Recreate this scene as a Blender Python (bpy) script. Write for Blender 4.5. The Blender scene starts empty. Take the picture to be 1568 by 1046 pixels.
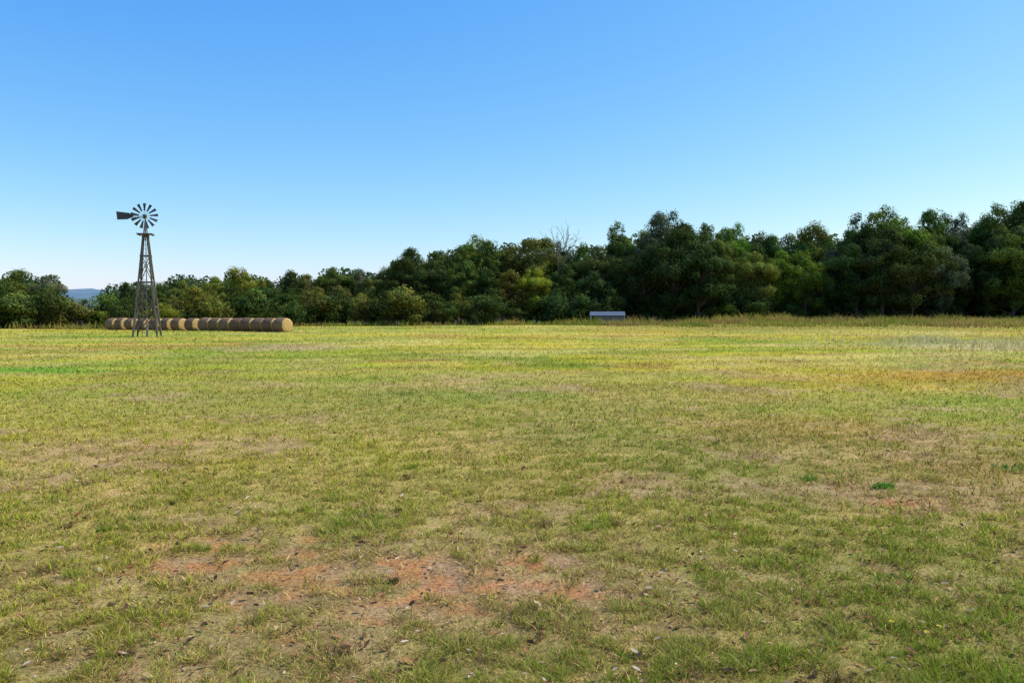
import bpy, bmesh, math, random
import numpy as np
from mathutils import Vector, Matrix
rng = np.random.default_rng(7)
random.seed(7)
S = bpy.context.scene
R = math.radians

# ------------------------------------------------------------- helpers
def lattice(ix, iy, seed):
    h = (ix.astype(np.int64) * 374761393 + iy.astype(np.int64) * 668265263 + seed * 974634777) & 0xffffffff
    h = ((h ^ (h >> 13)) * 1274126177) & 0xffffffff
    h = h ^ (h >> 16)
    return (h & 0xffff) / 65535.0
def vnoise(x, y, seed=0):
    ix = np.floor(x); iy = np.floor(y)
    fx = x - ix; fy = y - iy
    fx = fx * fx * (3 - 2 * fx); fy = fy * fy * (3 - 2 * fy)
    a = lattice(ix, iy, seed); b = lattice(ix + 1, iy, seed)
    c = lattice(ix, iy + 1, seed); d = lattice(ix + 1, iy + 1, seed)
    return (a * (1 - fx) + b * fx) * (1 - fy) + (c * (1 - fx) + d * fx) * fy
def fbm(x, y, seed=0, oct=4):
    s = 0; a = 0.5; t = 0
    for o in range(oct):
        s = s + a * vnoise(x * 2 ** o + 17.3 * o, y * 2 ** o - 9.1 * o, seed + o)
        t += a; a *= 0.55
    return s / t
def ss(a, b, x):
    t = np.clip((x - a) / (b - a), 0, 1)
    return t * t * (3 - 2 * t)
def mix(a, b, t):
    t = np.asarray(t)[..., None]
    return a * (1 - t) + b * t

def mesh_from(name, verts, tris, cols=None, mats=(), quads=False, smooth=False, mat_idx=None):
    me = bpy.data.meshes.new(name)
    n = 4 if quads else 3
    verts = np.asarray(verts, dtype=np.float32); tris = np.asarray(tris, dtype=np.int32)
    me.vertices.add(len(verts)); me.vertices.foreach_set("co", verts.ravel())
    me.loops.add(tris.size); me.loops.foreach_set("vertex_index", tris.ravel())
    me.polygons.add(len(tris))
    me.polygons.foreach_set("loop_start", np.arange(0, tris.size, n, dtype=np.int32))
    if smooth: me.polygons.foreach_set("use_smooth", np.ones(len(tris), dtype=bool))
    if mat_idx is not None: me.polygons.foreach_set("material_index", np.asarray(mat_idx, dtype=np.int32))
    me.update(calc_edges=True)
    if cols is not None:
        at = me.attributes.new("col", 'FLOAT_COLOR', 'POINT')
        c = np.ones((len(verts), 4), dtype=np.float32); c[:, :3] = cols
        at.data.foreach_set("color", c.ravel())
    for m in mats: me.materials.append(m)
    return me
def add_obj(name, me, parent=None, loc=(0, 0, 0)):
    o = bpy.data.objects.new(name, me); S.collection.objects.link(o)
    o.location = loc
    if parent: o.parent = parent
    return o

def new_mat(name):
    m = bpy.data.materials.new(name); m.use_nodes = True
    nt = m.node_tree; nt.nodes.clear()
    out = nt.nodes.new("ShaderNodeOutputMaterial")
    return m, nt, out
def simple_mat(name, col, rough=0.8, metal=0.0, var=0.3, scale=8.0, col2=None, stretch=(1, 1, 1), bump=0.2):
    m, nt, out = new_mat(name)
    p = nt.nodes.new("ShaderNodeBsdfPrincipled")
    tc = nt.nodes.new("ShaderNodeTexCoord"); mp = nt.nodes.new("ShaderNodeMapping")
    mp.inputs["Scale"].default_value = stretch
    nz = nt.nodes.new("ShaderNodeTexNoise"); nz.inputs["Scale"].default_value = scale; nz.inputs["Detail"].default_value = 6
    cr = nt.nodes.new("ShaderNodeValToRGB")
    c2 = col2 if col2 else tuple(c * (1 - var) for c in col)
    cr.color_ramp.elements[0].position = 0.35; cr.color_ramp.elements[1].position = 0.65
    cr.color_ramp.elements[0].color = (*c2, 1); cr.color_ramp.elements[1].color = (*col, 1)
    L = nt.links.new
    L(tc.outputs["Object"], mp.inputs[0]); L(mp.outputs[0], nz.inputs["Vector"]); L(nz.outputs["Fac"], cr.inputs[0])
    L(cr.outputs[0], p.inputs["Base Color"])
    p.inputs["Roughness"].default_value = rough; p.inputs["Metallic"].default_value = metal
    if bump:
        b = nt.nodes.new("ShaderNodeBump"); b.inputs["Strength"].default_value = bump; b.inputs["Distance"].default_value = 0.02
        L(nz.outputs["Fac"], b.inputs["Height"]); L(b.outputs[0], p.inputs["Normal"])
    L(p.outputs[0], out.inputs[0])
    return m
def foliage_mat(name, use_obj_color=False, transl=0.35, noise_scale=0.0):
    m, nt, out = new_mat(name); L = nt.links.new
    at = nt.nodes.new("ShaderNodeAttribute"); at.attribute_name = "col"
    c = at.outputs["Color"]
    if use_obj_color:
        oi = nt.nodes.new("ShaderNodeObjectInfo")
        mx = nt.nodes.new("ShaderNodeMix"); mx.data_type = 'RGBA'; mx.blend_type = 'MULTIPLY'; mx.inputs[0].default_value = 1
        L(c, mx.inputs[6]); L(oi.outputs["Color"], mx.inputs[7]); c = mx.outputs[2]
    d = nt.nodes.new("ShaderNodeBsdfDiffuse"); t = nt.nodes.new("ShaderNodeBsdfTranslucent")
    L(c, d.inputs[0]); L(c, t.inputs[0])
    ms = nt.nodes.new("ShaderNodeMixShader"); ms.inputs[0].default_value = transl
    L(d.outputs[0], ms.inputs[1]); L(t.outputs[0], ms.inputs[2])
    L(ms.outputs[0], out.inputs[0])
    return m

# ------------------------------------------------------------- field description (world coords)
CLAY = [(-1.95, 5.85, .40, .20), (-1.35, 5.1, .36, .20), (-.8, 5.3, .44, .20), (-.30, 4.9, .36, .18), (.28, 4.78, .36, .16),
        (.16, 5.4, .20, .11), (-.85, 4.5, .34, .16), (-1.65, 5.5, .40, .2), (3.6, 7.1, .25, .15), (-2.15, 5.3, .30, .17), (-1.55, 4.65, .30, .15), (-.35, 4.5, .26, .12), (-1.2, 4.15, .26, .12)]
GREEN = np.array([.245, .305, .032]); YEL = np.array([.54, .475, .048]); STRAW = np.array([.64, .48, .18])
BROWN = np.array([.37, .205, .075]); CLAYC = np.array([.56, .265, .115]); LUSH = np.array([.17, .40, .03]); RED = np.array([.50, .285, .05])
PALE = np.array([.76, .66, .38])
def edge_d(x):
    return 86 + 18 * ss(-45, 35, x) + 2.5 * (vnoise(x / 9, x * 0 + 3, 5) - .5)
def height(x, y):
    return 0.05 * (fbm(x / 1.7, y / 1.7, 31, 3) - .5) + 0.22 * (fbm(x / 15, y / 15, 41, 2) - .5) * ss(8, 25, y) \
        + .45 * ss(5, 50, x) * ss(40, 95, y) - .2 * ss(-10, -50, x) * ss(50, 90, y) - ss(0, 60, y - edge_d(x)) * 1.2
def bare(x, y):
    n = fbm(x * 1.6, y * 1.6, 3, 4); n2 = fbm(x * 7, y * 7, 9, 3)
    b = np.zeros_like(x)
    for cx, cy, rx, ry in CLAY:
        q = np.sqrt(((x - cx) / rx) ** 2 + ((y - cy) / ry) ** 2)
        b = np.maximum(b, 1 - ss(.3, 1.6, q + (n - .5) * 2.0 + (n2 - .5) * 2.6))
    return np.clip(b, 0, 1)
def thin(x, y):   # worn, thatchy areas (brown, sparse, not clay)
    n2 = fbm(x * 5, y * 5, 9, 3)
    t = ss(.52, .66, fbm(x * .7 + 5, y * .8, 77, 4) * .75 + n2 * .25) * (1 - ss(14, 40, y) * .8)
    q = np.sqrt(((x + .8) / 2.4) ** 2 + ((y - 4.9) / 1.1) ** 2); t = np.maximum(t, (1 - ss(.5, 1.4, q + (n2 - .5) * 1.7)) * .9)
    q = np.sqrt(((x + 5.2) / 1.6) ** 2 + ((y - 9.8) / .9) ** 2); t = np.maximum(t, (1 - ss(.5, 1.4, q + (n2 - .5) * 1.5)) * .7)
    q = np.sqrt(((x - 3.8) / 1.6) ** 2 + ((y - 7.3) / .7) ** 2); t = np.maximum(t, (1 - ss(.5, 1.4, q + (n2 - .5) * 1.5)) * .8)
    return np.clip(t, 0, 1)
def field_color(x, y):
    a = fbm(x / 7, y / 9, 11, 4); b = fbm(x / 2.1, y / 2.3, 12, 4); c = fbm(x * 1.7, y * 1.7, 13, 3)
    far = ss(8, 30, y)
    col = mix(GREEN, YEL, np.clip(ss(.36, .60, a * .5 + b * .33 + c * .17 + far * .04), 0, 1))
    dry = ss(.50, .64, fbm(x / 3.5 + 9, y / 4, 21, 4) * .65 + c * .35)
    col = mix(col, STRAW, dry * (.5 - .22 * far))
    br = ss(.50, .62, fbm(x / 5 - 9, y / 5, 25, 4) * .65 + b * .35)
    col = mix(col, BROWN, br * .55)
    col = mix(col, np.array([.27, .33, .06]), (1 - ss(.4, 1.3, np.sqrt(((x + 5) / 9) ** 2 + ((y - 16) / 6) ** 2) + (a - .5))) * .5)
    col = mix(col, np.array([.27, .37, .04]), ss(.50, .62, fbm(x / 9 + 31, y / 5, 38, 4)) * far * .6)
    col = mix(col, np.array([.52, .345, .05]), ss(.45, .60, fbm(x / 10 + 3, y / 6, 28, 3)) * ss(-8, 12, x) * far * .6)
    # pale dry streaks lying along the mowing direction
    col = mix(col, np.array([.66, .56, .20]), ss(.53, .66, fbm(x / 7 + 71, y / 2.4, 48, 4)) * far * .5)
    # faint mowing stripes
    st = .5 + .5 * np.sin((y * .92 - x * .18) * 2 * np.pi / 3.4 + 3 * (a - .5))
    col = col * (1 + (st - .5) * .22 * far)[..., None]
    q = np.sqrt(((x + 16.5) / 4.2) ** 2 + ((y - 23.3) / 1.3) ** 2) + (b - .5) * 1.0
    col = mix(col, LUSH, (1 - ss(.5, 1.3, q)) * .7)
    q = np.sqrt(((x - 9.5) / 4) ** 2 + ((y - 13.5) / 3) ** 2) + (b - .5) * 1.2
    col = mix(col, np.array([.25, .40, .03]), (1 - ss(.4, 1.3, q)) * .65)
    q = np.sqrt(((x - 13.5) / 5.5) ** 2 + ((y - 20.5) / 2.2) ** 2) + (b - .5) * 1.2
    col = mix(col, RED, (1 - ss(.4, 1.3, q)) * .7)
    q = np.sqrt(((x - 27) / 12) ** 2 + ((y - 38) / 7) ** 2) + (b - .5) * .8
    col = mix(col, PALE * .85, (1 - ss(.4, 1.2, q)) * .6)
    q = np.sqrt(((x + 11) / 3.5) ** 2 + ((y - 38) / 3.5) ** 2) + (b - .5) * 1.6
    col = mix(col, np.array([.52, .38, .22]), (1 - ss(.3, 1.2, q)) * .65)
    col = mix(col, np.array([.33, .28, .06]), ss(58, 72, y) * ss(0, 20, x) * .75)
    return col

# ------------------------------------------------------------- ground
def axis(fine0, fine1, step, far, k):
    v = list(np.arange(fine0, fine1, step)); s = step
    while v[-1] < far: s *= k; v.append(v[-1] + s)
    return v
xp = axis(0, 9, .05, 5000, 1.045)
xs = np.array([-v for v in xp[:0:-1]] + xp)
yp = axis(3, 11, .05, 6000, 1.033)
ym = axis(0, 4, .5, 600, 1.2)
ys = np.array([3 - v for v in ym[:0:-1]] + yp)
X, Y = np.meshgrid(xs, ys); x = X.ravel(); y = Y.ravel()
z = height(x, y) + .04 * (fbm(x * 5, y * 5, 51, 4) - .5) * (1 - ss(9, 11, y)) - .02 * bare(x, y)
bm_ = bare(x, y); th = thin(x, y); col = field_color(x, y)
c2 = fbm(x * 6, y * 6, 8, 3)
soil = mix(CLAYC, np.array([.48, .32, .19]), ss(.42, .62, c2))
thatch = mix(np.array([.54, .40, .17]), np.array([.34, .25, .09]), ss(.3, .7, c2))
near = 1 - ss(9, 26, np.hypot(x, y))
g = mix(col * .95, thatch, near * .6)
g = mix(g, mix(np.array([.50, .35, .20]), np.array([.37, .24, .14]), ss(.4, .6, c2)), th * .7)
g = mix(g, soil, bm_ * .9)
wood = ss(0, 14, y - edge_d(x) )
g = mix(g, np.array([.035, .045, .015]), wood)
nx, ny = len(xs), len(ys)
i = (np.arange(ny - 1)[:, None] * nx + np.arange(nx - 1)[None, :]).ravel()
quads = np.stack([i, i + 1, i + nx + 1, i + nx], 1)

gm, nt, out = new_mat("field_ground"); L = nt.links.new
at = nt.nodes.new("ShaderNodeAttribute"); at.attribute_name = "col"
tc = nt.nodes.new("ShaderNodeTexCoord")
def noise(scale, detail=6, rough=.6):
    n = nt.nodes.new("ShaderNodeTexNoise"); n.inputs["Scale"].default_value = scale
    n.inputs["Detail"].default_value = detail; n.inputs["Roughness"].default_value = rough
    L(tc.outputs["Object"], n.inputs["Vector"]); return n
n1 = noise(38, 8, .8); n2 = noise(2.2, 8, .7); n3 = noise(.35, 6, .65)
def ramp(src, lo, hi, p0=.35, p1=.65):
    r = nt.nodes.new("ShaderNodeValToRGB"); r.color_ramp.elements[0].position = p0; r.color_ramp.elements[1].position = p1
    r.color_ramp.elements[0].color = (*lo, 1); r.color_ramp.elements[1].color = (*hi, 1); L(src, r.inputs[0]); return r
def mul(a, b):
    m = nt.nodes.new("ShaderNodeMix"); m.data_type = 'RGBA'; m.blend_type = 'MULTIPLY'; m.inputs[0].default_value = 1
    L(a, m.inputs[6]); L(b, m.inputs[7]); return m.outputs[2]
c = mul(at.outputs["Color"], ramp(n1.outputs["Fac"], (.45, .40, .34), (1.38, 1.35, 1.26), .38, .62).outputs[0])
c = mul(c, ramp(n2.outputs["Fac"], (.80, .84, .72), (1.16, 1.12, 1.12)).outputs[0])
c = mul(c, ramp(n3.outputs["Fac"], (.86, .98, .72), (1.14, 1.02, 1.15)).outputs[0])
p = nt.nodes.new("ShaderNodeBsdfPrincipled"); p.inputs["Roughness"].default_value = .95
p.inputs["Specular IOR Level"].default_value = .1
L(c, p.inputs["Base Color"])
b = nt.nodes.new("ShaderNodeBump"); b.inputs["Strength"].default_value = .9; b.inputs["Distance"].default_value = .03
L(n1.outputs["Fac"], b.inputs["Height"]); L(b.outputs[0], p.inputs["Normal"])
L(p.outputs[0], out.inputs[0])
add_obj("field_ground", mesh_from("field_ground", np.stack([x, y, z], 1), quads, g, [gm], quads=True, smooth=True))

# ------------------------------------------------------------- grass
def fan(n, d0, d1, mode, half=R(37)):
    if mode == 'inv': d = 1 / (rng.random(n) * (1 / d0 - 1 / d1) + 1 / d1)
    elif mode == 'log': d = np.exp(rng.random(n) * (math.log(d1) - math.log(d0)) + math.log(d0))
    else: d = np.sqrt(rng.random(n) * (d1 ** 2 - d0 ** 2) + d0 ** 2)
    a = (rng.random(n) * 2 - 1) * half
    return d * np.sin(a), d * np.cos(a), d
def blades(x, y, z, h, w, lean, cols, bend=.5, basedark=.65):
    n = len(x); az = rng.random(n) * 2 * np.pi; fa = rng.random(n) * 2 * np.pi
    ux, uy = np.cos(az) * np.sin(lean), np.sin(az) * np.sin(lean); uz = np.cos(lean)
    wx, wy = np.cos(fa) * w / 2, np.sin(fa) * w / 2
    b0 = np.stack([x - wx, y - wy, z - .005], 1); b1 = np.stack([x + wx, y + wy, z - .005], 1)
    mx, my, mz = x + ux * h * .55, y + uy * h * .55, z + uz * h * .6
    m0 = np.stack([mx - wx * .75, my - wy * .75, mz], 1); m1 = np.stack([mx + wx * .75, my + wy * .75, mz], 1)
    t = np.stack([x + ux * h * (1 + bend * .3) + np.cos(az) * h * .15 * bend, y + uy * h * (1 + bend * .3) + np.sin(az) * h * .15 * bend, z + uz * h + .002], 1)
    V = np.stack([b0, b1, m1, m0, t], 1).reshape(-1, 3)
    k = np.arange(n)[:, None] * 5
    T = np.concatenate([k + np.array([[0, 1, 2]]), k + np.array([[0, 2, 3]]), k + np.array([[3, 2, 4]])], 0)
    C = np.repeat(cols, 5, 0)
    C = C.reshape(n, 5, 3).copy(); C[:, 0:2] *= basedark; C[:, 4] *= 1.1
    return V, T, C.reshape(-1, 3)
def join(parts):
    V = []; T = []; C = []; o = 0
    for v, t, c in parts:
        V.append(v); T.append(t + o); C.append(c); o += len(v)
    return np.concatenate(V), np.concatenate(T), np.concatenate(C)

gmat = foliage_mat("grass_blades", transl=.42)
parts = []
x1, y1, d1 = fan(560000, 2.6, 100, 'inv'); x2, y2, d2 = fan(190000, 4, 95, 'log')
x = np.concatenate([x1, x2]); y = np.concatenate([y1, y2]); d = np.concatenate([d1, d2])
clump = fbm(x * 8, y * 8, 61, 3)
ba = bare(x, y); th = thin(x, y)
keep = rng.random(len(x)) < (1 - ba * .92) * (1 - th * .5) * (.2 + 1.0 * ss(.38, .58, clump)) * (1 - .4 * ss(15, 50, d))
keep &= (y < edge_d(x) + 4)
x, y, d, clump, ba, th = x[keep], y[keep], d[keep], clump[keep], ba[keep], th[keep]
n = len(x); col = field_color(x, y)
r = rng.random(n)[:, None]; fr = ss(8, 35, d)
isdead = rng.random(n) < (.36 - .28 * fr + .25 * ba + .3 * th * (1 - fr))
dead = np.where(rng.random(n)[:, None] < .65, STRAW * 1.05, BROWN * .8)
amp = (1 - .6 * fr)[:, None]
col = np.where(isdead[:, None], dead, mix(col, GREEN * 1.15, .45 * (1 - ss(5, 22, d)))) * (1 + (r - .5) * 1.05 * amp)
col = col * (1 + (rng.random((n, 3)) - .5) * .16)
h = (.018 + .022 * rng.random(n) + .034 * ss(.48, .72, clump)) * (1 + .014 * d)
h = np.where(isdead, h * 1.2, h)
w = np.maximum(.0034, .00098 * d) * (.6 + .8 * rng.random(n))
lean = np.where(isdead, R(50) + R(38) * rng.random(n), R(12) + R(52) * rng.random(n))
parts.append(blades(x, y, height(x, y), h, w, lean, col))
V, T, C = join(parts)
add_obj("meadow_grass", mesh_from("meadow_grass", V, T, C, [gmat]))

# tall unmown grass along far edge and on the right
parts = []
n = 130000
x = rng.uniform(-75, 85, n); y = rng.uniform(40, 118, n)
e = edge_d(x)
start = e - 4 - 22 * ss(-5, 25, x) - 14 * ss(20, 50, x)
cl = fbm(x / 2.5, y / 4, 71, 3)
pr = ss(0, 8, y - start) * (.25 + 1.0 * ss(.38, .62, cl))
k = (rng.random(n) < pr) & (y < e + 8); x, y, cl, e = x[k], y[k], cl[k], e[k]; n = len(x)
h = (.34 + .30 * ss(-10, 25, x) + .45 * ss(.5, .75, cl)) * (.6 + .6 * rng.random(n)) * (.6 + .6 * ss(-14, 0, y - e))
base = mix(np.array([.36, .36, .055]), np.array([.38, .26, .09]), ss(.43, .58, fbm(x / 6, y / 6, 73, 3)) )
base = mix(base, np.array([.36, .25, .08]), ss(15, 40, x) * .5)
base = mix(base, np.array([.20, .27, .04]), ss(.45, .65, fbm(x / 3, y / 5, 75, 3)) * .8)
cc = base * (.7 + .5 * rng.random(n))[:, None]
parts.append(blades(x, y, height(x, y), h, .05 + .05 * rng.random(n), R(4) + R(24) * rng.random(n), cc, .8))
# pale feathery seed-head grass
n = 42000
x = rng.uniform(10, 50, n); y = rng.uniform(27, 58, n); q = np.sqrt(((x - 29) / 17) ** 2 + ((y - 42) / 13) ** 2)
cl = fbm(x / 3.0, y / 3.5, 79, 4)
k = rng.random(n) < (1 - ss(.2, 1.1, q)) * (.12 + ss(.42, .62, cl)); x, y, cl = x[k], y[k], cl[k]; n = len(x)
cc = mix(PALE * .92, np.array([.46, .42, .12]), rng.random(n)) * (.7 + .4 * rng.random(n))[:, None]
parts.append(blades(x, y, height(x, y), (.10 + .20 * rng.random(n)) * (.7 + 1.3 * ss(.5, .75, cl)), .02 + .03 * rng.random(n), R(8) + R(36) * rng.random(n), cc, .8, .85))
V, T, C = join(parts)
add_obj("tall_grass", mesh_from("tall_grass", V, T, C, [gmat]))

# fallen leaves
def leaves_mesh(n, d0, d1):
    x, y, d = fan(n, d0, d1, 'inv'); z = height(x, y)
    a = rng.random(n) * 6.283; s = (.007 + .018 * rng.random(n) ** 2.2) * (1 + .04 * d); cu = rng.uniform(-.1, .9, n)
    dx, dy = np.cos(a), np.sin(a); px, py = -dy, dx
    P = lambda u, v, w: np.stack([x + dx * u * s + px * v * s, y + dy * u * s + py * v * s, z + .018 + w * s], 1)
    tilt = rng.uniform(-.6, .6, n)
    pts = [P(-1, 0, .3 * cu - tilt), P(-.3, -.5, cu * .7), P(-.3, 0, -tilt * .3), P(-.3, .5, cu * .6), P(.4, -.42, cu * .7 + tilt * .4), P(.4, 0, tilt * .4), P(.4, .42, cu * .5 + tilt * .4), P(1.1, 0, .3 * cu + tilt)]
    V = np.stack(pts, 1).reshape(-1, 3)
    t = np.array([[0, 1, 2], [0, 2, 3], [1, 4, 5], [1, 5, 2], [2, 5, 6], [2, 6, 3], [4, 7, 5], [5, 7, 6]])
    T = (np.arange(n)[:, None, None] * 8 + t[None]).reshape(-1, 3)
    pal = np.array([[.30, .15, .08], [.16, .08, .045], [.46, .31, .17], [.56, .45, .30], [.07, .045, .03], [.34, .17, .07], [.10, .06, .035], [.24, .12, .055]])
    C = np.repeat(pal[rng.integers(0, 8, n)] * (.7 + .6 * rng.random(n))[:, None], 8, 0)
    return V, T, C
V, T, C = leaves_mesh(3600, 3, 24)
add_obj("fallen_leaves", mesh_from("fallen_leaves", V, T, C, [foliage_mat("dry_leaf", transl=.2)]))

# pebbles
bm = bmesh.new(); bmesh.ops.create_icosphere(bm, subdivisions=1, radius=1)
iv = np.array([v.co[:] for v in bm.verts]); it = np.array([[v.index for v in f.verts] for f in bm.faces]); bm.free()
n = 120
x, y, d = fan(n, 3.2, 12, 'inv'); s = .003 + .008 * rng.random(n) ** 3
V = iv[None] * (1 + .25 * (rng.random((n, 12, 1)) - .5)) * s[:, None, None] * np.array([1.2, 1, .7]) + np.stack([x, y, height(x, y) + .012], 1)[:, None]
C = np.repeat(np.array([.38, .29, .21]) * (.5 + .8 * rng.random((n, 1))), 12, 0)
add_obj("pebbles", mesh_from("pebbles", V.reshape(-1, 3), (it[None] + np.arange(n)[:, None, None] * 12).reshape(-1, 3), C, [foliage_mat("pebble_stone", transl=0)]))

# broadleaf weeds (rosettes)
def weed(name, cx, cy, rad, n, colr, hh=.06, w0=.010, w1=.014):
    a = rng.random(n) * 6.283; rr = rad * np.sqrt(rng.random(n)); x = cx + rr * np.cos(a); y = cy + rr * np.sin(a) * .8
    V, T, C = blades(x, y, height(x, y), hh * (.6 + .8 * rng.random(n)), w0 + w1 * rng.random(n), R(30) + R(45) * rng.random(n), np.array(colr) * (.6 + .8 * rng.random(n))[:, None], .6)
    add_obj(name, mesh_from(name, V, T, C, [gmat]))
weed("broadleaf_weed", 3.6, 7.65, .10, 160, (.13, .28, .035))
weed("broadleaf_weed", 3.0, 8.0, .09, 60, (.15, .29, .04), .05)
weed("broadleaf_weed", 5.5, 8.6, .25, 130, (.13, .27, .04), .05)
weed("broadleaf_weed", -3.15, 6.1, .06, 40, (.16, .29, .04), .04)
for k in range(70):
    dd = 1 / random.uniform(1 / 16, 1 / 3.6); aa = random.uniform(-.58, .58)
    kind = random.random()
    cc = (.50, .45, .10) if kind < .45 else ((.17, .115, .05) if kind < .75 else (.22, .31, .035))
    weed("grass_tussock", dd * math.sin(aa), dd * math.cos(aa), random.uniform(.03, .09), 70, cc, random.uniform(.04, .075), .003, .004)
# dandelions
ymat = simple_mat("dandelion_yellow", (.8, .6, .03), .7, var=.2, scale=60)
for (cx, cy) in [(2.14, 4.05), (2.24, 4.12), (2.02, 4.18), (-.95, 8.1), (-2.85, 5.6)]:
    bm = bmesh.new()
    for ring in range(3):
        for k in range(14):
            a = k / 14 * 6.283 + ring * .2; r0 = .003; r1 = .013 - ring * .003; zz = .055 + ring * .002
            w = .25
            vs = [bm.verts.new((r0 * math.cos(a), r0 * math.sin(a), zz)), bm.verts.new((r1 * math.cos(a - w), r1 * math.sin(a - w), zz + .004)),
                  bm.verts.new((r1 * math.cos(a + w), r1 * math.sin(a + w), zz + .004))]
            bm.faces.new(vs)
    for k in range(4):
        a0 = k * 1.571; a1 = a0 + 1.571
        bm.faces.new([bm.verts.new((.0015 * math.cos(q), .0015 * math.sin(q), zq)) for q, zq in [(a0, -.01), (a1, -.01), (a1, .056), (a0, .056)]])
    me = bpy.data.meshes.new("dandelion"); bm.to_mesh(me); bm.free(); me.materials.append(ymat)
    hz = float(height(np.array([cx]), np.array([cy]))[0])
    add_obj("dandelion", me, loc=(cx, cy, hz))

# ------------------------------------------------------------- trees
bark = simple_mat("bark", (.11, .085, .065), .95, var=.5, scale=3, stretch=(4, 4, 1))
deadbark = simple_mat("dead_bark", (.24, .21, .18), .9, var=.4, scale=3, stretch=(4, 4, 1))
leafm = foliage_mat("tree_leaves", use_obj_color=True, transl=.22)
def tube(p0, p1, r0, r1, sides=6):
    p0 = np.array(p0, float); p1 = np.array(p1, float); ax = p1 - p0; ax /= np.linalg.norm(ax) + 1e-9
    u = np.cross(ax, [0.3, .9, .1]); u /= np.linalg.norm(u) + 1e-9; v = np.cross(ax, u)
    a = np.arange(sides) / sides * 2 * np.pi
    ring = np.cos(a)[:, None] * u + np.sin(a)[:, None] * v
    V = np.concatenate([p0 + ring * r0, p1 + ring * r1]); T = []
    for k in range(sides):
        j = (k + 1) % sides
        T += [[k, j, sides + j], [k, sides + j, sides + k]]
    return V, np.array(T), np.ones((2 * sides, 3))
def limb(pts, r0, r1):
    out = []; n = len(pts) - 1
    for k in range(n):
        out.append(tube(pts[k], pts[k + 1], r0 + (r1 - r0) * k / n, r0 + (r1 - r0) * (k + 1) / n))
    return out
def make_tree(seed, H=14, W=9, low=.08, nclump=110, per=150, lobes=7, leaf=.30, shape='round'):
    g = np.random.default_rng(seed)
    wood = []
    lean = g.uniform(-.04, .04, 2) * H
    tp = [np.array([lean[0] * t + g.normal(0, .12) * t, lean[1] * t + g.normal(0, .12) * t, H * .82 * t - (.3 if t == 0 else 0)]) for t in np.linspace(0, 1, 7)]
    wood += limb(tp, H * .020 + .05, .04)
    L_ = []
    for k in range(lobes):
        t = k / max(1, lobes - 1)
        zc = H * (low + .14 + (.86 - low - .14) * t * .93)
        if shape == 'round': ww = W * .5 * math.sin(math.pi * min(1, .22 + .66 * t)) ** .7
        elif shape == 'cone': ww = W * .5 * (1 - .75 * t)
        else: ww = W * .5 * (.75 + .2 * math.sin(t * 5 + seed))
        a = g.random() * 6.283; off = ww * .42 * g.uniform(.3, 1)
        rx = ww * g.uniform(.62, .85); rz = min(H * g.uniform(.13, .19), H - zc)
        L_.append((np.array([math.cos(a) * off, math.sin(a) * off, zc]), rx, rz))
    for k in range(lobes):
        t = g.uniform(.1, .85); zc = H * (low + .12 + (.8 - low) * t * .9); a = g.random() * 6.283
        ww = W * .5 * (math.sin(math.pi * (.2 + .65 * t)) if shape != 'cone' else (1 - .7 * t))
        L_.append((np.array([math.cos(a) * ww * .6, math.sin(a) * ww * .6, zc]), ww * g.uniform(.35, .5), H * g.uniform(.08, .13)))
    ltone = g.uniform(.78, 1.22, len(L_))
    cl = []
    for k in range(nclump):
        li = k % len(L_) if k < 2 * len(L_) else g.integers(len(L_))
        c, rx, rz = L_[li]
        v = g.normal(size=3); v /= np.linalg.norm(v); v[2] = v[2] if g.random() < .3 else abs(v[2])
        p = c + v * np.array([rx, rx, rz]) * g.uniform(.65, 1.03)
        p[2] = max(p[2], .5 + .02 * H)
        cl.append((p, v, ltone[li]))
    for j in range(0, nclump, 4):
        p, v, _ = cl[j]; zb = max(.8, p[2] * g.uniform(.45, .8)); t = min(1, zb / (H * .82)); b0 = tp[0] * (1 - t) + tp[-1] * t
        mid = (b0 + p) / 2 + g.normal(0, .25, 3) + np.array([0, 0, .3])
        wood += limb([b0, mid, p], .09 * (1.2 - t) + .02, .015)
    P = []; N = []; Cc = []; SZ = []
    for p, v, lt in cl:
        r = g.uniform(.5, 1.15) * (W / 9) ** .5; m = int(per * g.uniform(.7, 1.3) * r)
        dirs = g.normal(size=(m, 3)); dirs /= np.linalg.norm(dirs, axis=1)[:, None]
        rad = r * g.uniform(.3, 1.0, m) ** .5
        rad *= 1 + .25 * np.sin(dirs[:, 0] * 5 + seed) * np.cos(dirs[:, 1] * 4)
        rad *= 1 + (g.random(m) < .08) * g.uniform(0, .5, m)
        q = p + dirs * rad[:, None] * np.array([1.05, 1.05, .9])
        q[:, 2] = np.maximum(q[:, 2], .1)
        P.append(q); nn = dirs * .9 + g.normal(size=(m, 3)) * .38 + v * .35 + np.array([0, 0, .3]); N.append(nn)
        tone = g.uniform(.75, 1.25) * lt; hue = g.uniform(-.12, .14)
        hz = .55 + .57 * min(1, p[2] / H * 1.2)  # crown-base shade put into the leaf colour: lower clumps darker
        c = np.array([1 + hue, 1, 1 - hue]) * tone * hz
        Cc.append(c[None] * g.uniform(.75, 1.3, (m, 1)) * (.7 + .4 * np.clip(dirs[:, 2:3] * .5 + .5, 0, 1))); SZ.append(leaf * g.uniform(.5, 1.1, m))  # top light painted per clump: upper leaves lighter, undersides darker
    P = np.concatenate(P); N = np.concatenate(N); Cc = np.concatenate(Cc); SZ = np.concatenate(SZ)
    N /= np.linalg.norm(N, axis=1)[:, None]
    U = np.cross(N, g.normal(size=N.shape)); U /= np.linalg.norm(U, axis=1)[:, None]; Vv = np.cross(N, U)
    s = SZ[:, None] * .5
    quad = np.stack([P - U * s * 1.25, P - Vv * s * .62 , P + U * s * 1.25, P + Vv * s * .62], 1)
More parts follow.
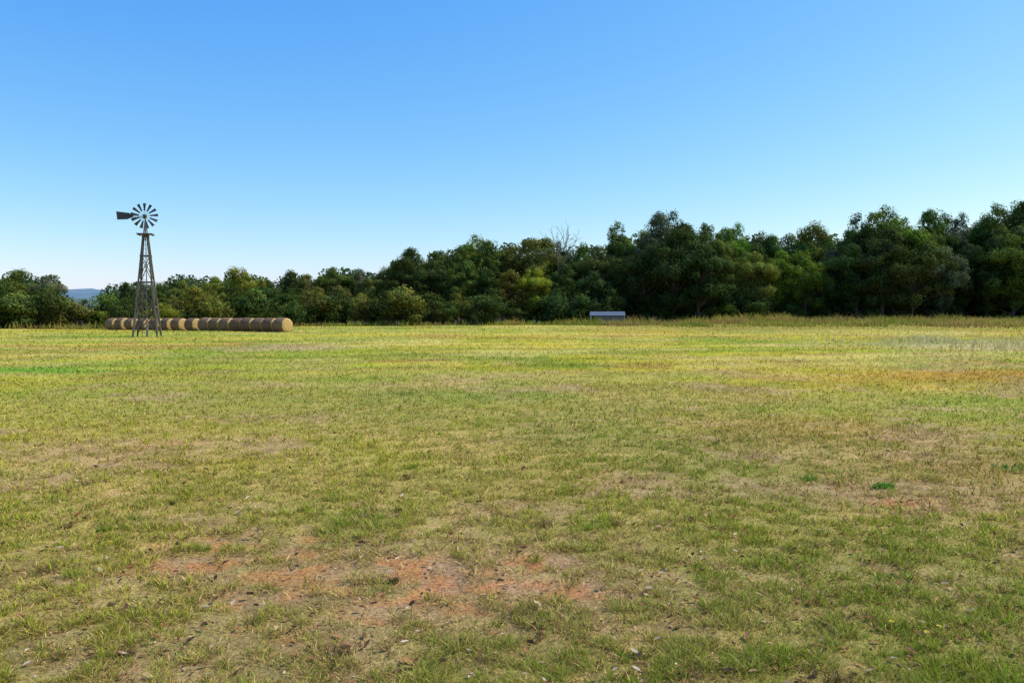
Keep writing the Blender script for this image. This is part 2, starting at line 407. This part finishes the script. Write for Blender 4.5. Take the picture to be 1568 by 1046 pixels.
    m = len(P); LV = quad.reshape(-1, 3)
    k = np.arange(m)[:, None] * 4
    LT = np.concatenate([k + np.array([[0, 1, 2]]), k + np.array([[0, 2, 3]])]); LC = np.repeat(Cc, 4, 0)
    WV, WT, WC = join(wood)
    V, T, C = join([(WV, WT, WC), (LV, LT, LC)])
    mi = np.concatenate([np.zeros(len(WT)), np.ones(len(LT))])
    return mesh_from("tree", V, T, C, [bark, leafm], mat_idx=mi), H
protos = {
 'r1': make_tree(1, 14, 10, .05, 150, 210, leaf=.28), 'r2': make_tree(2, 14, 9, .04, 140, 210, leaf=.28), 'r3': make_tree(3, 13, 11, .06, 160, 200, leaf=.28),
 't1': make_tree(4, 16, 8, .10, 140, 200, leaf=.28, shape='tall'), 't2': make_tree(5, 16, 7.5, .25, 100, 200, leaf=.28, shape='tall'),
 'c1': make_tree(6, 14, 7.5, .03, 140, 190, leaf=.27, shape='cone', lobes=9), 'c2': make_tree(8, 15, 8, .05, 140, 190, leaf=.27, shape='cone', lobes=9),
 'o1': make_tree(9, 12, 8, .04, 90, 140), 'o2': make_tree(10, 15, 9, .2, 80, 150, shape='tall'),
}
bushes = [make_tree(20 + k, 4, 5.0, .02, 40, 150, lobes=4, leaf=.24) for k in range(3)]
DARK = (.058, .086, .022); MID = (.095, .135, .026); OLV = (.16, .172, .034); YG = (.23, .255, .030); GRY = (.125, .15, .068); BRN = (.15, .135, .045); BRI = (.145, .22, .028)
H0 = 477.0; F = 1220.0
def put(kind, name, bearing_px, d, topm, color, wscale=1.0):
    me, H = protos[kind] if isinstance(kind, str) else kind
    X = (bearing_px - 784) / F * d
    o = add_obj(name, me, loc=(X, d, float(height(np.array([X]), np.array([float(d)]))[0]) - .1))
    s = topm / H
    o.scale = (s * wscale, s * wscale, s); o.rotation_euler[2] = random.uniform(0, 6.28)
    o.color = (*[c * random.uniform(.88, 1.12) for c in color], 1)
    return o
def hgt(py, d): return (H0 - py) / F * d + 1.7 + 1.0
PX = [-60,0,20,60,95,108,112,160,168,190,240,280,330,380,400,440,470,515,560,590,630,660,690,715,740,760,800,830,860,920,950,985,1010,1040,1070,1100,1120,1140,1160,1180,1215,1250,1290,1320,1345,1380,1420,1440,1460,1475,1500,1520,1550,1568,1640]
PY = [415,420,412,412,420,438,455,455,436,428,432,420,415,408,420,408,415,400,412,408,382,380,385,365,370,380,358,365,367,375,352,352,335,335,345,352,347,362,355,362,352,352,355,340,325,335,335,340,332,350,350,330,325,318,315]
def prof(px): return float(np.interp(px, PX, PY))
MAIN = [(-20,413,140,'r1',MID,1.1),(28,411,135,'r3',MID,1.0),(75,413,137,'r1',GRY,.95),
 (195,427,150,'r2',DARK,.9),(245,430,150,'r3',MID,1),(285,420,146,'r1',OLV,1),(325,417,142,'r2',YG,1.1),(372,407,140,'r3',YG,1.1),(412,420,138,'r1',DARK,1),(445,407,142,'c2',DARK,1.2),
 (478,415,140,'r2',OLV,1.1),(515,400,138,'r1',MID,1),(552,411,140,'t1',GRY,1.1),(588,408,136,'r3',OLV,1),
 (632,381,122,'r2',DARK,1.05),(664,379,124,'r1',MID,.95),(694,384,120,'t1',DARK,1),(716,364,126,'t1',BRI,1),(742,370,124,'r2',MID,.9),(770,383,126,'t2',DARK,1),
 (803,357,124,'o2',OLV,1.0),(832,366,122,'r2',OLV,.9),(865,376,124,'t1',DARK,.9),(890,374,124,'t2',MID,.9),(922,376,118,'r1',MID,.95),
 (953,351,120,'t1',MID,.85),(985,352,122,'c1',MID,1),(1012,333,118,'r2',GRY,.8),(1042,335,116,'t1',DARK,.9),(1072,344,116,'r1',MID,.8),(1100,354,122,'t2',MID,.9),(1120,346,126,'t2',BRI,.8),
 (1142,368,135,'t1',DARK,1),(1162,355,140,'t2',DARK,.8),(1187,363,140,'r2',MID,.9),(1215,352,142,'r1',MID,1),(1252,351,140,'r3',OLV,.9),(1290,355,138,'r2',MID,.9),
 (1318,342,112,'t1',DARK,.85),(1345,324,114,'t2',MID,1.0),(1378,336,110,'r1',BRI,.85),(1415,334,114,'r2',MID,.85),(1440,343,120,'t1',DARK,.8),(1461,331,128,'t2',GRY,.7),(1490,352,130,'r3',DARK,1),
 (1522,329,118,'t1',MID,.9),(1550,323,116,'r1',MID,.9),(1580,316,114,'r2',MID,.9),(1620,320,116,'r3',MID,1)]
names = {'c1': 'cedar_tree', 'c2': 'cedar_tree', 't1': 'oak_tree', 't2': 'oak_tree', 'o2': 'hackberry_tree', 'o1': 'hackberry_tree'}
for bpx, top, d, k, colr, ws in MAIN:
    put(k, names.get(k, 'oak_tree'), bpx, d, hgt(top, d), colr, ws)
FRONT = [(15,440,118,'r2',MID),(60,445,120,'r3',DARK),(95,450,122,'r1',OLV),(150,462,125,'o1',OLV),(215,452,124,'r1',MID),(262,450,120,'r2',OLV),(300,440,120,'r3',YG),(345,445,118,'r1',OLV),
 (398,452,114,'r2',YG),(440,440,116,'r1',DARK),(480,445,112,'r3',OLV),(520,438,114,'o1',BRN),(550,455,108,'r2',YG),(585,430,112,'r1',OLV),
 (622,405,110,'r3',DARK),(660,400,111,'r1',DARK),(705,405,110,'r2',MID),(745,415,109,'t1',DARK),(785,425,109,'r3',OLV),(822,415,109,'r1',YG),(862,412,110,'r2',DARK),(905,420,109,'r1',DARK),
 (945,400,110,'c1',DARK),(985,385,109,'r2',DARK),(1030,365,109,'r3',DARK),(1070,380,107,'r1',DARK),(1110,400,110,'c2',MID),(1150,392,111,'r1',OLV),(1190,395,112,'r2',BRI),(1232,400,111,'r3',BRI),(1275,390,112,'c2',GRY),
 (1310,380,108,'r1',DARK),(1350,362,107,'r2',DARK),(1395,370,108,'r3',MID),(1440,385,108,'o1',GRY),(1470,382,112,'r1',DARK),(1510,375,110,'r2',DARK),(1550,365,109,'r1',MID),(1600,360,110,'r3',DARK)]
for bpx, top, d, k, colr in FRONT:
    put(k, names.get(k, 'oak_tree'), bpx, d, hgt(top, d), colr, random.uniform(.95, 1.15))
for k in range(88):
    bpx = -40 + k * 19.2 + random.uniform(-8, 8)
    d0 = float(edge_d(np.array([(bpx - 784) / F * 95]))[0]) + random.uniform(3, 12)
    put(bushes[k % 3], 'shrub', bpx, d0, random.uniform(2.2, 5.2), random.choice([DARK, DARK, MID, OLV, YG if bpx < 620 else DARK]) if bpx < 850 else random.choice([DARK, DARK, DARK, MID]), random.uniform(.8, 1.3))
def far_mass(name, pts, colr):
    n = len(pts); P = np.array([p[:3] for p in pts]); sz = np.array([p[3] for p in pts])[:, None] * .5
    N = rng.normal(size=(n, 3)) + np.array([0, -.3, .4]); N /= np.linalg.norm(N, axis=1)[:, None]
    U = np.cross(N, rng.normal(size=(n, 3))); U /= np.linalg.norm(U, axis=1)[:, None]; W_ = np.cross(N, U)
    Q = np.stack([P - U * sz * 1.2, P - W_ * sz * .7, P + U * sz * 1.2, P + W_ * sz * .7], 1).reshape(-1, 3)
    k = np.arange(n)[:, None] * 4; T = np.concatenate([k + np.array([[0, 1, 2]]), k + np.array([[0, 2, 3]])])
    cc = np.repeat(np.array([p[4] for p in pts])[:, None] * np.array(colr), 4, 0)
    return add_obj(name, mesh_from(name, Q, T, cc, [foliage_mat(name + "_leaves", transl=.25)]))
pts = []
for k in range(230):
    bpx = random.uniform(-80, 1650); d = random.uniform(165, 200)
    if 100 < bpx < 172: continue
    top = hgt(prof(bpx) + random.uniform(8, 26), d) ; X0 = (bpx - 784) / F * d; w = random.uniform(3, 5)
    for j in range(34):
        zc = top * random.uniform(.1, 1) ; rr = w * math.sin(math.pi * min(.93, .25 + .65 * zc / top)); a = random.uniform(0, 6.28)
        cx, cy = X0 + rr * math.cos(a) * .8, d + rr * math.sin(a) * .8; tone = random.uniform(.6, 1.3)
        q = rng.normal(size=(28, 3)); q /= np.linalg.norm(q, axis=1)[:, None]; q *= 1.2
        for v in q: pts.append((cx + v[0], cy + v[1], min(top, max(0, zc - 1 + v[2])), random.uniform(.4, .8), tone))
far_mass("distant_trees", pts, (.10, .145, .05))
def ridge(name, x0, x1, d, zf, colr, seed):
    n = 400; xs_ = np.linspace(x0, x1, n); rows = 6; Vv = []
    for rj in range(rows):
        t = rj / (rows - 1)
        zz = zf(xs_) * math.sin(t * math.pi / 2) + (fbm(xs_ / (d * .012), xs_ * 0 + rj, seed, 4) - .5) * d * .008 * t
        Vv.append(np.stack([xs_, np.full(n, d + t * d * .25), zz - 3 * (rj == 0)], 1))
    V = np.concatenate(Vv); i = (np.arange(rows - 1)[:, None] * n + np.arange(n - 1)[None]).ravel()
    Q = np.stack([i, i + 1, i + n + 1, i + n], 1)
    m = simple_mat(name + "_mat", colr, 1, var=.35, scale=.02 * 1000 / d, bump=0)
    return add_obj(name, mesh_from(name, V, Q, None, [m], quads=True, smooth=True))
ridge("wooded_hill", -900, 900, 700, lambda x: 15 + 2 * np.sin(x / 130), (.09, .15, .085), 5)  # some aerial haze painted in as a bluish-green base colour
ridge("distant_hill", -3500, 3500, 2600, lambda x: 88 + 6 * np.sin(x / 500), (.13, .22, .27), 9)  # blue is distance haze put into the base colour

# dead bare tree
g = np.random.default_rng(5); wd = []
def grow(p, dr, ln, r, depth):
    pts_ = [p]; q = p.copy(); dd = dr.copy()
    for k in range(3):
        dd = dd + g.normal(0, .13, 3); dd /= np.linalg.norm(dd); q = q + dd * ln / 3; pts_.append(q.copy())
    wd.extend(limb(pts_, r, r * .6))
    if depth > 0:
        for k in range(3 if depth > 2 else 2):
            nd = dd + g.normal(0, .38, 3) + np.array([0, 0, .18]); nd /= np.linalg.norm(nd)
            grow(pts_[-1] if k else pts_[-2], nd, ln * g.uniform(.6, .8), r * .6, depth - 1)
grow(np.array([0., 0, -.3]), np.array([0, 0, 1.]), 5.5, .24, 5)
V, T, C = join(wd)
k = (hgt(340, 122) + 1) / V[:, 2].max(); V *= k
add_obj("dead_tree", mesh_from("dead_tree", V, T, None, [deadbark]), loc=((866 - 784) / F * 122, 122, -1))

# ------------------------------------------------------------- geometry helper for built things
def beam(bm, p0, p1, w, h=None):
    h = h or w; p0 = Vector(p0); p1 = Vector(p1); ax = (p1 - p0).normalized()
    up = Vector((0, 0, 1)) if abs(ax.z) < .9 else Vector((0, 1, 0))
    u = ax.cross(up).normalized(); v = ax.cross(u).normalized()
    vs = []
    for p in (p0, p1):
        for a, b in ((-1, -1), (1, -1), (1, 1), (-1, 1)):
            vs.append(bm.verts.new(p + u * a * w / 2 + v * b * h / 2))
    for f in ((0, 1, 2, 3), (7, 6, 5, 4), (0, 4, 5, 1), (1, 5, 6, 2), (2, 6, 7, 3), (3, 7, 4, 0)):
        bm.faces.new([vs[k] for k in f])
def bm_obj(bm, name, mat, parent=None, loc=(0, 0, 0), smooth=False):
    bmesh.ops.recalc_face_normals(bm, faces=bm.faces)
    me = bpy.data.meshes.new(name); bm.to_mesh(me); bm.free()
    if smooth:
        for f in me.polygons: f.use_smooth = True
    me.materials.append(mat); return add_obj(name, me, parent, loc)

# ------------------------------------------------------------- windmill
wx, wy = -25.2, 55.0
wz = float(height(np.array([wx]), np.array([wy]))[0])
wm = bpy.data.objects.new("windmill", None); S.collection.objects.link(wm); wm.location = (wx, wy, wz); wm.rotation_euler[2] = R(14)
woodm = simple_mat("weathered_tower_wood", (.14, .11, .09), .85, var=.45, scale=5, stretch=(1, 1, .3))
steel = simple_mat("dark_galvanised_steel", (.05, .05, .055), .5, metal=.2, var=.4, scale=10)
pale = simple_mat("grey_galvanised_steel", (.34, .34, .34), .5, metal=.4, var=.3, scale=10)
def leg(t):
    return .78 * (1 - t / 7.0) + .13 * (t / 7.0)
bm = bmesh.new(); TOPZ = 7.0
corners = [(-1, -1), (1, -1), (1, 1), (-1, 1)]
for a, b in corners:
    beam(bm, (a * leg(0), b * leg(0), -.1), (a * leg(TOPZ), b * leg(TOPZ), TOPZ), .10)
lv = [.25, 2.05, 3.75, 5.55, 6.9]
for k, zz in enumerate(lv):
    hw = leg(zz) + .005
    if k == 0: continue
    for j in range(4):
        a = corners[j]; b = corners[(j + 1) % 4]; ex = .04
        dx, dy = b[0] - a[0], b[1] - a[1]
        beam(bm, (a[0] * hw - dx * ex, a[1] * hw - dy * ex, zz + .003 * j), (b[0] * hw + dx * ex, b[1] * hw + dy * ex, zz + .003 * j), .05, .10)
for k in range(3):
    z0, z1 = lv[k] if k else .2, lv[k + 1]
    for j in range(4):
        a = corners[j]; b = corners[(j + 1) % 4]; h0, h1 = leg(z0) + .03, leg(z1) + .03
        beam(bm, (a[0] * h0, a[1] * h0, z0), (b[0] * h1, b[1] * h1, z1), .04, .05)
        beam(bm, (b[0] * h0 * .98, b[1] * h0 * .98, z0), (a[0] * h1 * .98, a[1] * h1 * .98, z1), .04, .05)
bm_obj(bm, "tower", woodm, wm)
bm = bmesh.new()
for s in (-.13, .13): beam(bm, (s, -leg(.2) - .08, .0), (s, -leg(6.9) - .08, 6.9), .025)
for k in range(22):
    zz = .3 + k * .3; beam(bm, (-.13, -leg(zz) - .08, zz), (.13, -leg(zz) - .08, zz), .02)
bm_obj(bm, "ladder", woodm, wm)
bm = bmesh.new()
for k in range(7): beam(bm, (-.5, -.45 + k * .15, 7.05), (.5, -.45 + k * .15, 7.05), .13, .05)
for s in (-.42, .42): beam(bm, (s, -.5, 6.99), (s, .5, 6.99), .06, .06)
bm_obj(bm, "platform", woodm, wm)
bm = bmesh.new()
beam(bm, (0, 0, 6.6), (0, 0, 8.35), .09)
for a, b in corners: beam(bm, (a * .13, b * .13, 7.0), (a * .03, b * .03, 7.9), .035)
beam(bm, (0, -.32, 8.25), (0, .2, 8.25), .2, .22)
bm_obj(bm, "gearbox_mast", pale, wm)
bm = bmesh.new(); NB = 13; RW = .86
for k in range(NB):
    a = k / NB * 2 * math.pi + .1; ca, sa = math.cos(a), math.sin(a)
    def pt(r, t, yy): return (r * ca - t * sa, -.42 + yy, r * sa + t * ca)
    a0, a1 = .035, .105
    f0 = [pt(.34, -a0, -.02), pt(.34, a0, .02), pt(RW, a1, .05), pt(RW, -a1, -.05)]
    f1 = [(v[0], v[1] + .012, v[2]) for v in f0]
    v0 = [bm.verts.new(v) for v in f0]; v1 = [bm.verts.new(v) for v in f1]
    bm.faces.new(v0); bm.faces.new(v1[::-1])
    for j in range(4): bm.faces.new([v0[j], v0[(j + 1) % 4], v1[(j + 1) % 4], v1[j]])
    beam(bm, (0, -.42, 0), pt(.40, 0, 0), .018)
for rr in (.42,):
    for k in range(30):
        a, b_ = k / 30 * 6.2832, (k + 1) / 30 * 6.2832
        beam(bm, (rr * math.cos(a), -.385, rr * math.sin(a)), (rr * math.cos(b_), -.385, rr * math.sin(b_)), .016)
bmesh.ops.create_cone(bm, cap_ends=True, segments=16, radius1=.11, radius2=.09, depth=.2, matrix=Matrix.Translation((0, -.42, 0)) @ Matrix.Rotation(R(90), 4, 'X'))
wh = bm_obj(bm, "wheel", steel, wm, (0, 0, 8.25)); wh.rotation_euler = (0, 0, R(4))
bm = bmesh.new()
beam(bm, (0, .16, 0), (-1.0, .16, .05), .04); beam(bm, (0, .16, -.12), (-1.0, .16, -.02), .03)
tv = [(-.78, .0, .05), (-1.05, .0, .20), (-1.86, .0, .28), (-1.80, .0, -.28), (-1.15, .0, -.24), (-.80, .0, -.06)]
v0 = [bm.verts.new((a, .145, c + .04)) for a, b, c in tv]; v1 = [bm.verts.new((a, .165, c + .04)) for a, b, c in tv]
bm.faces.new(v0); bm.faces.new(v1[::-1])
for j in range(6): bm.faces.new([v0[j], v0[(j + 1) % 6], v1[(j + 1) % 6], v1[j]])
bm_obj(bm, "tail_vane", steel, wm, (0, 0, 8.25))
bm = bmesh.new(); beam(bm, (0, 0, -.1), (0, 0, 6.9), .035); beam(bm, (0, 0, -.1), (0, 0, .9), .14)
bm_obj(bm, "pump_rod", pale, wm)

# ------------------------------------------------------------- hay bales
bside, nt, out = new_mat("bale_netwrap"); L = nt.links.new
tc = nt.nodes.new("ShaderNodeTexCoord"); mp = nt.nodes.new("ShaderNodeMapping"); mp.inputs["Scale"].default_value = (9, 1.5, 1.5)
nz = nt.nodes.new("ShaderNodeTexNoise"); nz.inputs["Scale"].default_value = 2.0; nz.inputs["Detail"].default_value = 8
cr = nt.nodes.new("ShaderNodeValToRGB"); cr.color_ramp.elements[0].position = .3; cr.color_ramp.elements[1].position = .7
cr.color_ramp.elements[0].color = (.095, .05, .022, 1); cr.color_ramp.elements[1].color = (.27, .16, .07, 1)
oi = nt.nodes.new("ShaderNodeObjectInfo"); p = nt.nodes.new("ShaderNodeBsdfPrincipled"); p.inputs["Roughness"].default_value = .95
mx = nt.nodes.new("ShaderNodeMix"); mx.data_type = 'RGBA'; mx.blend_type = 'MULTIPLY'; mx.inputs[0].default_value = 1
b = nt.nodes.new("ShaderNodeBump"); b.inputs["Strength"].default_value = .6; b.inputs["Distance"].default_value = .05
L(tc.outputs["Object"], mp.inputs[0]); L(mp.outputs[0], nz.inputs["Vector"]); L(nz.outputs["Fac"], cr.inputs[0]); L(cr.outputs[0], mx.inputs[6]); L(oi.outputs["Color"], mx.inputs[7]); L(mx.outputs[2], p.inputs["Base Color"])
L(nz.outputs["Fac"], b.inputs["Height"]); L(b.outputs[0], p.inputs["Normal"]); L(p.outputs[0], out.inputs[0])
bend, nt, out = new_mat("bale_end_hay"); L = nt.links.new
tc = nt.nodes.new("ShaderNodeTexCoord"); wv = nt.nodes.new("ShaderNodeTexWave"); wv.wave_type = 'RINGS'; wv.rings_direction = 'X'
wv.inputs["Scale"].default_value = 2.6; wv.inputs["Distortion"].default_value = 2.5; wv.inputs["Detail"].default_value = 4; wv.inputs["Detail Scale"].default_value = 2.0
cr = nt.nodes.new("ShaderNodeValToRGB"); cr.color_ramp.elements[0].color = (.28, .16, .05, 1); cr.color_ramp.elements[1].color = (.64, .44, .15, 1)
p = nt.nodes.new("ShaderNodeBsdfPrincipled"); p.inputs["Roughness"].default_value = .95
b = nt.nodes.new("ShaderNodeBump"); b.inputs["Strength"].default_value = .6; b.inputs["Distance"].default_value = .04
L(tc.outputs["Object"], wv.inputs["Vector"]); L(wv.outputs["Fac"], cr.inputs[0]); L(cr.outputs[0], p.inputs["Base Color"])
L(wv.outputs["Fac"], b.inputs["Height"]); L(b.outputs[0], p.inputs["Normal"]); L(p.outputs[0], out.inputs[0])
def make_bale(seed):
    g = np.random.default_rng(seed); bm = bmesh.new(); n = 40; Ln = .66
    prof_ = [(-Ln, .0), (-Ln + .0, .25), (-Ln + .01, .47), (-Ln + .04, .55), (-Ln + .10, .605), (-Ln + .20, .64), (0, .65), (Ln - .20, .64), (Ln - .10, .605), (Ln - .04, .55), (Ln - .01, .47), (Ln, .25), (Ln, .0)]
    rings = []
    for xx, rr in prof_:
        if rr == 0: rings.append([bm.verts.new((xx, 0, 0))]); continue
        rg = []
        for k in range(n):
            a = k / n * 2 * math.pi; q = rr * (1 + g.normal(0, .008))
            zz = max(math.sin(a) * q, -.57); rg.append(bm.verts.new((xx + g.normal(0, .006), math.cos(a) * q * 1.02, zz)))
        rings.append(rg)
    nr = len(rings)
    for ri, (a, b_) in enumerate(zip(rings[:-1], rings[1:])):
        for k in range(n):
            j = (k + 1) % n
            if len(a) == 1: f = bm.faces.new([a[0], b_[j], b_[k]])
            elif len(b_) == 1: f = bm.faces.new([a[k], a[j], b_[0]])
            else: f = bm.faces.new([a[k], a[j], b_[j], b_[k]])
            f.smooth = True
            f.material_index = 1 if (ri < 4 or ri > nr - 6) else 0
    bmesh.ops.recalc_face_normals(bm, faces=bm.faces)
    me = bpy.data.meshes.new("round_hay_bale"); bm.to_mesh(me); bm.free(); me.materials.append(bside); me.materials.append(bend); return me
bms = [make_bale(k) for k in range(4)]
A = np.array([-18.9, 67.4]); B = np.array([-40.5, 80.0]); dv = (B - A) / np.linalg.norm(B - A); tot = np.linalg.norm(B - A)
s = 0.0; k = 0; ang = math.atan2(-dv[1], -dv[0])
while s < tot - .6:
    P_ = A + dv * (s + .66)
    off = random.uniform(-.08, .08) if k < 7 else random.uniform(-.2, .2)
    P_ = P_ + np.array([-dv[1], dv[0]]) * off
    o = add_obj("round_hay_bale", bms[k % 4], loc=(P_[0], P_[1], float(height(P_[:1], P_[1:])[0]) + .56))
    o.rotation_euler = (0, 0, ang + (random.uniform(-.05, .05) if k < 7 else random.uniform(-.12, .12)))
    sc = random.uniform(.93, 1.04); o.scale = (1, sc, sc); t_ = random.uniform(.7, 1.25); o.color = (t_, t_, t_, 1)
    s += 1.35 + (random.choice([0, .05]) if k < 7 else random.choice([.3, .4, .5])); k += 1

# ------------------------------------------------------------- shed
sh = bpy.data.objects.new("metal_shed", None); S.collection.objects.link(sh)
sx, sy = (930 - 784) / F * 100, 100.0
sh.location = (sx, sy, float(height(np.array([sx]), np.array([sy]))[0]) - .25); sh.rotation_euler[2] = R(-6)
tin = simple_mat("shed_tin_roof", (.085, .115, .17), .75, metal=.0, var=.3, scale=3)
wallm = simple_mat("shed_wall", (.17, .16, .15), .8, var=.4, scale=3); white = simple_mat("shed_post_white", (.5, .5, .48), .6, var=.1)
bm = bmesh.new(); n = 44
f0, f1, bk0, bk1 = [], [], [], []
for k in range(n + 1):
    xx = -2.2 + 4.4 * k / n; zz = .02 * (k % 2)
    f0.append(bm.verts.new((xx, -1.5, 1.38 + zz))); f1.append(bm.verts.new((xx, 1.5, 1.86 + zz)))
    bk0.append(bm.verts.new((xx, -1.5, 1.33 + zz))); bk1.append(bm.verts.new((xx, 1.5, 1.81 + zz)))
for k in range(n):
    bm.faces.new([f0[k], f0[k + 1], f1[k + 1], f1[k]]); bm.faces.new([bk0[k], bk1[k], bk1[k + 1], bk0[k + 1]])
    bm.faces.new([bk0[k], bk0[k + 1], f0[k + 1], f0[k]]); bm.faces.new([f1[k], f1[k + 1], bk1[k + 1], bk1[k]])
bm_obj(bm, "roof", tin, sh)
bm = bmesh.new()
beam(bm, (-2.0, 1.3, .75), (2.0, 1.3, .75), .06, 1.6); beam(bm, (-2.0, 1.3, .7), (-2.0, -1.2, .7), .06, 1.28); beam(bm, (2.0, 1.3, .7), (2.0, -1.2, .7), .06, 1.28)
beam(bm, (-1.5, -1.25, .64), (1.95, -1.25, .64), .05, 1.3)
bm_obj(bm, "walls", wallm, sh)
bm = bmesh.new()
beam(bm, (-2.05, -1.35, -.1), (-2.05, -1.35, 1.33), .13)
beam(bm, (2.05, -1.35, -.1), (2.05, -1.35, 1.33), .08)
bm_obj(bm, "posts", white, sh)

# ------------------------------------------------------------- light, sky, camera
EL, AZ = R(48), R(80)   # azimuth clockwise from +Y
sd = Vector((math.sin(AZ) * math.cos(EL), math.cos(AZ) * math.cos(EL), math.sin(EL)))
sl = bpy.data.lights.new("sun", 'SUN'); sl.energy = 5.0; sl.angle = R(.53); sl.color = (1, .95, .86)
so = bpy.data.objects.new("sun", sl); S.collection.objects.link(so); so.rotation_euler = (-sd).to_track_quat('-Z', 'Y').to_euler(); so.location = (30, 0, 40)
w = bpy.data.worlds.new("World"); S.world = w; w.use_nodes = True
nt = w.node_tree; bg = nt.nodes["Background"]; sk = nt.nodes.new("ShaderNodeTexSky"); sk.sky_type = 'NISHITA'
sk.sun_disc = False; sk.sun_elevation = EL; sk.sun_rotation = AZ; sk.altitude = 200; sk.air_density = 1.0; sk.dust_density = .6; sk.ozone_density = 1.5
ST = .12
sep = nt.nodes.new("ShaderNodeSeparateColor"); com = nt.nodes.new("ShaderNodeCombineColor"); nt.links.new(sk.outputs[0], sep.inputs[0])
for ch, (gain, power) in enumerate([(1.60, 1.52), (1.28, .95), (1.12, .24)]):
    m1 = nt.nodes.new("ShaderNodeMath"); m1.operation = 'MULTIPLY'; m1.inputs[1].default_value = ST
    m2 = nt.nodes.new("ShaderNodeMath"); m2.operation = 'POWER'; m2.inputs[1].default_value = power
    m3 = nt.nodes.new("ShaderNodeMath"); m3.operation = 'MULTIPLY'; m3.inputs[1].default_value = gain / ST
    nt.links.new(sep.outputs[ch], m1.inputs[0]); nt.links.new(m1.outputs[0], m2.inputs[0]); nt.links.new(m2.outputs[0], m3.inputs[0]); nt.links.new(m3.outputs[0], com.inputs[ch])
nt.links.new(com.outputs[0], bg.inputs[0]); bg.inputs[1].default_value = ST
cam = bpy.data.cameras.new("camera"); cam.lens = 28; cam.sensor_width = 36; cam.clip_end = 20000; cam.clip_start = .05
co = bpy.data.objects.new("camera", cam); S.collection.objects.link(co); co.location = (0, 0, 1.7)
co.rotation_euler = (R(90 - 2.16), 0, 0); S.camera = co
S.view_settings.view_transform = 'Standard'; S.view_settings.look = 'None'; S.view_settings.exposure = 0
